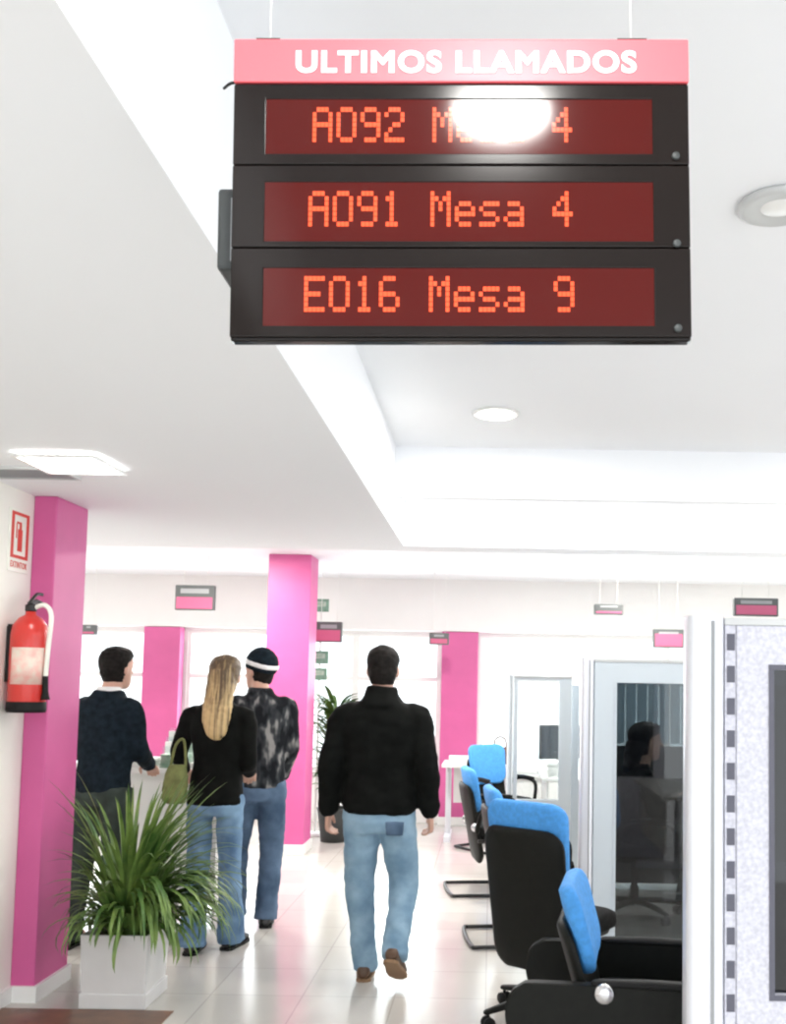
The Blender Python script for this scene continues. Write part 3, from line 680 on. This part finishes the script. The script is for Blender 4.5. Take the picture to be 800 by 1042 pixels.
# ------------------------------------------------------------------ chairs
def pad(bm, w, h, th, bulge, Mx, nx=10, nz=10, corner=.05, taper=0.0):
    """cushion in the local XZ plane, thickness along Y, rounded outline"""
    def outline(s):
        pts = []
        c = corner
        for cx, cz, a0 in ((w/2-c, h/2-c, 0), (-w/2+c, h/2-c, PI/2), (-w/2+c, -h/2+c, PI), (w/2-c, -h/2+c, 3*PI/2)):
            for k in range(7):
                a = a0+PI/2*k/6; x, z = cx+c*math.cos(a), cz+c*math.sin(a)
                pts.append((x*s*(1+taper*z/h), z*s))
        return pts
    curve = lambda x: bulge*(x/(w/2))**2
    rs = []
    for s, y in ((.55, -th*.5), (.9, -th*.48), (.975, -th*.36), (1, -th*.12), (1, th*.12), (.975, th*.36), (.9, th*.48), (.55, th*.5)):
        rs.append([Mx @ V((x, y+curve(x), z)) for x, z in outline(s)])
    rings(bm, rs)

def chair(name, loc, rz, label, group, base='sled', recline=.2, tall=1.0, shell_low=.30, closed=False, arms=True):
    t = empty(name, loc, rz); tag(t, label, 'chair', group)
    piv = V((0, -.20, .50)); Mb = Matrix.Translation(piv) @ Matrix.Rotation(recline, 4, 'X')
    b = BM(); pad(b, .46, .46, .085, 0, Matrix.Translation((0, .03, .455)) @ Matrix.Rotation(PI/2, 4, 'X'), corner=.08); link('seat', b, M['blackfab'], t, True)
    b = BM(); pad(b, .42, .40, .05, .02, Matrix.Translation((0, .03, .395)) @ Matrix.Rotation(PI/2, 4, 'X'), corner=.08); link('seat_shell', b, M['black'], t, True)
    ph = .44*tall; b = BM(); pad(b, .42, ph, .055, .035, Mb @ Matrix.Translation((0, .03, .09+ph/2)), corner=.08, taper=.12); link('back_pad', b, M['blue'], t, True)
    top = .09+ph-.11; sh = top+shell_low; b = BM(); pad(b, .43, sh, .035, .04, Mb @ Matrix.Translation((0, -.018, top-sh/2)), corner=.09, taper=.05); link('back_shell', b, M['black'], t, True)
    for sx in ((-1, 1) if closed else ()):
        b = BM(); rs = []
        out = [(.30, .30), (.34, .36), (.34, .54), (.31, .59), (.25, .605), (-.30, .605), (-.40, .59), (-.44, .54), (-.44, .47), (-.41, .41), (-.33, .37), (-.30, .30)]
        pp = [V((y, z, 0)) for y, z in out]; nn = len(pp); out = []
        for i in range(nn):
            p0, p1, p2, p3 = pp[i-1], pp[i], pp[(i+1) % nn], pp[(i+2) % nn]
            for k_ in range(5):
                t_ = k_/5; q_ = .5*((2*p1)+(p2-p0)*t_+(2*p0-5*p1+4*p2-p3)*t_*t_+(3*p1-p0-3*p2+p3)*t_**3); out.append((q_.x, q_.y))
        for x in (.245, .25, .285, .29):
            q = 1.0 if x in (.25, .285) else .985
            rs.append([V((sx*x, y*q, .44+(z-.44)*q)) for y, z in out])
        rings(b, rs); sp_ = link('side_panel', b, M['black'], t)
        b = BM(); tube(b, [(sx*.268, -.15, .61), (sx*.268, .05, .615), (sx*.268, .27, .61)], [.024, .028, .024], 12, 3, True, .5); link('arm_pad', b, M['rubber'], sp_, True)
        b = BM(); lathe(b, [(.03, 0), (.033, .006), (.028, .018), (.01, .022)], 20, Matrix.Translation((sx*.29, -.13, .585)) @ Matrix.Rotation(sx*PI/2, 4, 'Y')); link('pivot_knob', b, M['chrome'], t, True)
    for sx in (() if closed or not arms else (-1, 1)):
        b = BM(); tube(b, [(sx*.25, -.19, .47), (sx*.27, -.16, .60), (sx*.27, -.05, .655), (sx*.27, .12, .655), (sx*.265, .20, .60), (sx*.245, .20, .43)], .017, 10, 5, True); ar = link('armrest', b, M['black'], t, True)
        b = BM(); tube(b, [(sx*.27, -.08, .672), (sx*.27, .04, .675), (sx*.27, .15, .668)], [.022, .026, .022], 12, 3, True, .55); link('arm_pad', b, M['rubber'], ar, True)
        b = BM(); lathe(b, [(.03, 0), (.033, .006), (.028, .018), (.01, .022)], 20, Matrix.Translation(piv) @ Matrix.Translation((sx*.222, 0, 0)) @ Matrix.Rotation(sx*PI/2, 4, 'Y')); link('pivot_knob', b, M['chrome'], t, True)
    if base == 'sled':
        b = BM()
        pts = [(.23, -.18, .40), (.235, .20, .40), (.24, .24, .36), (.245, .245, .06), (.245, .20, .016), (.245, -.28, .016), (.20, -.36, .016), (-.20, -.36, .016), (-.245, -.28, .016), (-.245, .20, .016), (-.245, .245, .06), (-.24, .24, .36), (-.235, .20, .40), (-.23, -.18, .40)]
        tube(b, pts, .0125, 10, 5); link('sled_frame', b, M['blackmetal'], t, True)
    else:
        b = BM(); lathe(b, [(.03, .09), (.03, .20), (.022, .20), (.022, .37), (.06, .375), (.06, .39)], 20); link('column_lift', b, M['black'], t, True)
        for q in range(5):
            a = 2*PI*q/5+.45; d = V((math.cos(a), math.sin(a), 0))
            b = BM(); tube(b, [d*.02+V((0, 0, .105)), d*.17+V((0, 0, .10)), d*.32+V((0, 0, .075))], [.03, .026, .018], 12, 3, True, .7); lg = link('leg', b, M['black'], t, True)
            b = BM(); c = d*.315; n_ = V((-d.y, d.x, 0))
            for s in (-1, 1): tube(b, [c+n_*s*.010+V((0, 0, .027)), c+n_*s*.024+V((0, 0, .027))], .027, 14)
            tube(b, [c+V((0, 0, .03)), c+V((0, 0, .07))], .007, 8); link('caster', b, M['rubber'], lg, True)
    return t

chair('office_chair', (.30, 4.66, 0), math.radians(-38), 'black office chair with blue back turned away from us, tallest in the row', 'office chairs with blue backs', 'star', .16, .98, .24, False, False)
chair('office_chair', (.545, 3.42, 0), math.radians(-99), 'black office chair with blue back seen from the side in front of tinted screen', 'office chairs with blue backs', 'star', .29, .68, .08, True)
chair('visitor_chair', (.24, 6.12, 0), math.radians(-82), 'black visitor chair on a tubular sled frame just behind the tall office chair', 'visitor chairs along the aisle', 'sled', .2, .74, .28)
chair('visitor_chair', (.06, 7.50, 0), math.radians(-80), 'black visitor chair on a tubular sled frame farthest up the aisle but one', 'visitor chairs along the aisle', 'sled', .2, .74, .28)
chair('visitor_chair', (.10, 9.25, 0), math.radians(-140), 'visitor chair with blue back facing us beside the far white desk', 'visitor chairs along the aisle', 'sled', .18, .85)

# ------------------------------------------------------------------ office screens
def screen(loc, w, h, post_w, win, label, slots=False, pm='panel', gm='tglass', post='alu', top_h=.02):
    t = empty('office_screen', loc); tag(t, label, 'office screen', 'office screens along the aisle', 'thing')
    b = BM(); rr = post_w/2
    n = 28; rs = []
    for z in (0, h+.004):
        r = []
        for k in range(n):
            a = 2*PI*k/n; ca, sa = math.cos(a), math.sin(a)
            r.append(V((rr+rr*math.copysign(abs(ca)**.55, ca), .045*math.copysign(abs(sa)**.55, sa), z)))
        rs.append(r)
    rings(b, rs); ps = link('post', b, M[post], t, True); em = ps.modifiers.new('e', 'EDGE_SPLIT'); em.split_angle = .6
    b = BM(); box(b, post_w*.62, post_w*.70, -.0485, -.044, .01, h-.01); link('post_groove', b, M['grey'], ps)
    x0 = post_w+.003
    if slots:
        b = BM(); box(b, x0, x0+.03, -.02, .02, 0, h-.005); st = link('slotted_strip', b, M[pm], t)
        b = BM(); z = .05
        while z < h-.04: box(b, x0+.005, x0+.027, -.0215, -.0195, z, z+.046); z += .089
        link('slots', b, M['slot'], st); x0 += .031
    b = BM(); wall_holes(b, x0, w, 0, h-top_h, -.025, .025, [win]); link('panel', b, M[pm], t, bevel=.003)
    b = BM(); box(b, post_w, w, -.03, .03, h-top_h, h); link('top_rail', b, M['lgrey'], t, bevel=.003)
    b = BM(); box(b, win[0]-.004, win[1]+.004, -.003, .003, win[2]-.004, win[3]+.004); link('window_glass', b, M[gm], t)
    b = BM(); g = .014; wall_holes(b, win[0]-g, win[1]+g, win[2]-g, win[3]+g, -.029, -.025, [win]); link('glazing_bead', b, M['slot' if slots else pm], t)
    return t
screen((.54, 2.75, 0), 1.05, 1.742, .105, (.242, .95, .72, 1.60), 'nearest office screen with slotted post and speckled grey panel at the right edge', True, 'panel', 'dglass')
screen((.535, 5.9, 0), 1.35, 1.707, .078, (.215, 1.25, .04, 1.565), 'tall office screen with pale frame and dark tinted glass behind the office chairs', False, 'bluepanel')
screen((.135, 8.02, 0), .52, 1.615, .05, (.085, .42, .62, 1.575), 'lower pale office screen with clear glass beyond the dark tinted screen', False, 'palepanel', 'cglass', 'palepanel')
t = empty('office_screen', (.665, 8.03, 0)); tag(t, 'grey side screen running back from the clear glazed office screen', 'office screen', 'office screens along the aisle', 'thing')
b = BM(); box(b, 0, .05, 0, .34, .06, 1.53); link('panel', b, M['grey'], t, bevel=.004)
b = BM(); box(b, -.005, .055, -.005, .035, 0, 1.545); link('post', b, M['bluepanel'], t, bevel=.004)

# desks beyond the screens
def desk(loc, rz, w, d, label):
    t = empty('desk', loc, rz); tag(t, label, 'desk', 'white office desks')
    b = BM(); box(b, -w/2, w/2, -d/2, d/2, .72, .75); link('desktop', b, M['desk'], t, bevel=.004)
    for sx in (-1, 1):
        b = BM(); x = sx*(w/2-.06); tube(b, [(x, 0, .05), (x, 0, .72)], .03, 14); box(b, x-.03, x+.03, -d/2+.03, d/2-.03, 0, .05); link('leg', b, M['alu'], t)
    b = BM(); box(b, -w/2+.1, w/2-.1, d/2-.06, d/2-.045, .32, .70); link('modesty_panel', b, M['desk'], t)
    return t
def monitor(loc, rz, label):
    t = empty('monitor', loc, rz); tag(t, label, 'monitor', 'monitors on the office desks')
    b = BM(); box(b, -.22, .22, .02, .055, .12, .43); link('casing', b, M['dgrey'], t, bevel=.008)
    b = BM(); box(b, -.205, .205, .0185, .021, .135, .415); link('screen', b, M['screen'], t)
    b = BM(); box(b, -.03, .03, .05, .075, .02, .25); link('neck', b, M['dgrey'], t, bevel=.004)
    b = BM(); lathe(b, [(.12, 0), (.12, .008), (.04, .022)], 24, Matrix.Translation((0, .06, 0))); link('stand', b, M['dgrey'], t, True)
    return t
desk((-.12, 9.95, 0), 0, .70, .6, 'white desk near the window wall to the right of the walking man')
desk((.76, 9.0, 0), PI/2, 1.1, .62, 'white desk behind the clear glazed office screen')
desk((1.82, 6.75, 0), PI/2, 1.5, .60, 'white desk behind the dark tinted office screen')
desk((1.62, 3.9, 0), PI/2, 1.4, .75, 'white desk behind the nearest office screen')
monitor((.66, 9.0, .75), math.radians(25), 'dark monitor on the desk behind the clear glazed office screen')
monitor((1.85, 7.15, .75), math.radians(-70), 'dark monitor on the desk behind the tinted office screen')
hb = empty('handbag', (.10, 9.80, .75)); tag(hb, 'brown handbag on the far white desk near the window wall', 'bag')
b = BM(); torso(b, [(0, .10, .05, .05, 0, 0), (.04, .11, .055, .055, 0, 0), (.14, .10, .045, .045, 0, 0), (.17, .085, .02, .02, 0, 0)], 18); melt('bag_body', b, M['brownbag'], hb, .009, 3, .004, 14)
b = BM(); tube(b, [(-.06, 0, .16), (-.05, 0, .24), (0, 0, .27), (.05, 0, .24), (.06, 0, .16)], .007, 8, 4); link('strap', b, M['brownbag'], hb, True)
random.seed(2)
for x, y, n, lab in ((-.30, 9.85, 30, 'white paper stack on the far desk near the window wall'), (.60, 8.62, 60, 'tall white paper stack on the desk behind the clear glazed screen')):
    b = BM()
    for k in range(n): box(b, -.105, .105, -.148, .148, k*.0022, k*.0022+.002, Matrix.Translation((random.uniform(-.006, .006), 0, 0)) @ rotz(random.uniform(-.05, .05)))
    o = link('paper_stack', b, M['paper']); o.location = (x, y, .75); tag(o, lab, 'paper stack', 'paper stacks on the desks')

# person seated behind the tinted glass
st = dict(j={'neck': (0, .02, 1.03), 'head': (0, .05, 1.17), 'shL': (-.18, 0, .92), 'shR': (.18, 0, .92), 'elL': (-.22, .10, .70), 'elR': (.22, .10, .70), 'wrL': (-.12, .30, .79), 'wrR': (.12, .30, .79),
             'hipL': (-.09, 0, .50), 'hipR': (.09, 0, .50), 'knL': (-.11, .40, .50), 'knR': (.11, .40, .50), 'anL': (-.11, .36, .085), 'anR': (.11, .36, .085)},
          torso=[(z-.445, w_, f, bk, cx, cy) for z, w_, f, bk, cx, cy in trows(.88, .98)], pelvis=[(.44, .16, .12, .12, 0, 0), (.50, .175, .13, .13, 0, 0), (.58, .165, .11, .11, 0, 0)],
          hair=M['hairdark'], top_name='jumper', top=M['blackjkt'], legs_name='trousers', legs=M['greytr'], shoe=M['blackshoe'], palmL=(0, 0, -1), palmR=(0, 0, -1), thumbL=(1, 0, 0), thumbR=(-1, 0, 0), curl=.3, hair_vol=.022, seed=12, long_hair=[(.93, .06, .03, .03, 0, -.07), (1.0, .09, .04, .05, 0, -.06), (1.1, .10, .05, .07, 0, -.03), (1.17, .095, .05, .09, 0, .0)])
person((1.02, 6.75, 0), math.radians(-84), 'dark-haired person in dark clothes sitting behind the tinted glass screen', st)
ch = chair('office_chair', (.99, 6.75, 0), math.radians(-84), 'black office chair under the person behind the tinted glass', 'office chairs with blue backs', 'star', .15, .7, .1)

# vertical blinds behind the tinted glass
t = empty('office_screen', (.74, 7.70, 0)); tag(t, 'added dark low screen under the vertical blind, darkening the view through tinted glass', 'office screen', 'office screens along the aisle', 'thing')
b = BM(); box(b, 0, 1.5, 0, .05, .03, 1.08); link('panel', b, M['dgrey'], t, bevel=.004)  # added dark panel, stands in for the dark interior behind the glass
for x in (0, 1.46):
    b = BM(); box(b, x, x+.04, -.004, .054, 0, 1.66); link('post', b, M['lgrey'], t, bevel=.004)
b = BM(); box(b, .04, 1.46, .01, .04, 1.62, 1.65); link('top_rail', b, M['lgrey'], t, bevel=.004)
vb = empty('vertical_blind', (.79, 7.725, 1.10)); tag(vb, 'blue grey vertical blind hanging behind the tinted glass screen', 'blind')
b = BM(); box(b, 0, 1.40, -.012, .012, .49, .515); link('head_rail', b, M['lgrey'], vb)
b = BM()
for k in range(16): box(b, -.043, .043, -.001, .001, 0, .49, Matrix.Translation((.045+k*.087, 0, 0)) @ rotz(.4))
link('slats', b, M['blind'], vb)

# ------------------------------------------------------------------ hanging displays and small signs
def small_display(x, y, z, w, h, band, label, ceil):
    t = empty('desk_display', (x, y, z)); tag(t, label, 'desk display', 'small hanging desk displays')
    b = BM(); box(b, -w/2, w/2, 0, .06, -h/2, h/2); link('housing', b, M['dispgrey'], t, bevel=.006)
    b = BM(); box(b, -w/2+.015, w/2-.015, -.004, 0, -h/2+.012, -h/2+h*band); link('lit_band', b, M['dispink'], t, bevel=.002)
    b = BM(); box(b, -w/2+.05, w/2-.05, -.003, 0, h/2-h*.33, h/2-h*.14); link('number_strip', b, M['grey'], t)
    for sx in (-.3, .3):
        b = BM(); tube(b, [(sx*w, .03, h/2), (sx*w, .03, ceil-z)], .0022, 8); link('hanging_rod', b, M['base'], t, True)
small_display(-2.74, 9.0, 2.285, .36, .23, .52, 'small grey desk display with a pink band left of the tall pink column', 2.68)
small_display(2.02, 7.5, 2.165, .34, .14, .6, 'small desk display with pink band above the nearest office screen', 2.68)
small_display(1.62, 9.0, 1.985, .28, .17, .75, 'dark pink desk display just above the tinted office screen', 2.68)
small_display(1.01, 8.5, 2.205, .25, .09, .3, 'thin grey desk display in the air above the tinted office screen', 2.68)
small_display(-.54, 10.0, 1.99, .20, .12, .5, 'small grey desk display against the pink column right of the walking man', 2.68)
small_display(-4.03, 9.8, 2.01, .14, .10, .3, 'tiny grey desk display above the head in the navy jumper', 2.68)
small_display(-1.60, 9.6, 2.02, .26, .20, .6, 'red and grey desk display beside the tall pink column', 2.68)
def board(x, y, z, w, h, label):
    t = empty('notice', (x, y, z)); tag(t, label, 'notice', 'green notices beside the tall pink column')
    b = BM(); box(b, -w/2, w/2, 0, .012, -h/2, h/2); link('plate', b, M['green'], t, bevel=.002)
    b = BM(); box(b, -w*.35, w*.35, -.002, 0, -h*.1, h*.3); link('printed_area', b, M['papergreen'], t)
nb = empty('notice_stand', (-1.75, 10.0, 0)); tag(nb, 'slim white notice stand beside the tall pink column', 'stand')
b = BM(); tube(b, [(0, .02, .02), (0, .02, 2.40)], .012, 12); link('pole', b, M['base'], nb, True)
b = BM(); lathe(b, [(.16, 0), (.16, .012), (.02, .03)], 28, Matrix.Translation((0, .02, 0))); link('foot', b, M['base'], nb, True)
board(-1.77, 9.995, 2.31, .20, .13, 'topmost small green notice beside the tall pink column')
board(-1.77, 9.995, 1.78, .22, .13, 'middle green notice beside the tall pink column')
board(-1.77, 9.995, 1.61, .20, .12, 'lowest green notice beside the tall pink column')

# ------------------------------------------------------------------ light
w = bpy.data.worlds.new('world'); SC.world = w; w.use_nodes = True
nt = w.node_tree; bgn = nt.nodes['Background']
sky = (0.93, .97, 1.0)
bgn.inputs[0].default_value = (*sky, 1); bgn.inputs[1].default_value = 1.1

def area(name, loc, rot, sx, sy, power, col=(1, .98, .95)):
    l = bpy.data.lights.new(name, 'AREA'); l.shape = 'RECTANGLE'; l.size = sx; l.size_y = sy; l.energy = power; l.color = col
    o = bpy.data.objects.new(name, l); COL.objects.link(o); o.location = loc; o.rotation_euler = rot
    return o
def spot(x, y, z, p):
    l = bpy.data.lights.new('downlight_beam', 'AREA'); l.shape = 'DISK'; l.size = .2; l.energy = p; l.color = (1, .95, .88)
    o = bpy.data.objects.new('downlight_beam', l); COL.objects.link(o); o.location = (x, y, z-.025)
for x in (-4.2, -2.3, -.4, 1.5, 3.4): spot(x, 8.0, 2.68, 20)  # light of the added rear lamps
for q in ((0, 4.945), (2.4, 4.945), (2.2, .585)): spot(q[0], q[1], 2.93, 6)
area('window_daylight', (-.4, 11.6, 1.5), (math.radians(-90), 0, 0), 10, 1.5, 90, (.95, .98, 1))

SC.view_settings.view_transform = 'Standard'; SC.view_settings.look = 'None'; SC.view_settings.gamma = 1; SC.view_settings.use_curve_mapping = False
SC.view_settings.exposure = 1.3
SC.cycles.filter_width = 2.2
SC.cycles.max_bounces = 10; SC.cycles.diffuse_bounces = 6; SC.cycles.transparent_max_bounces = 12
SC.cycles.use_denoising = True
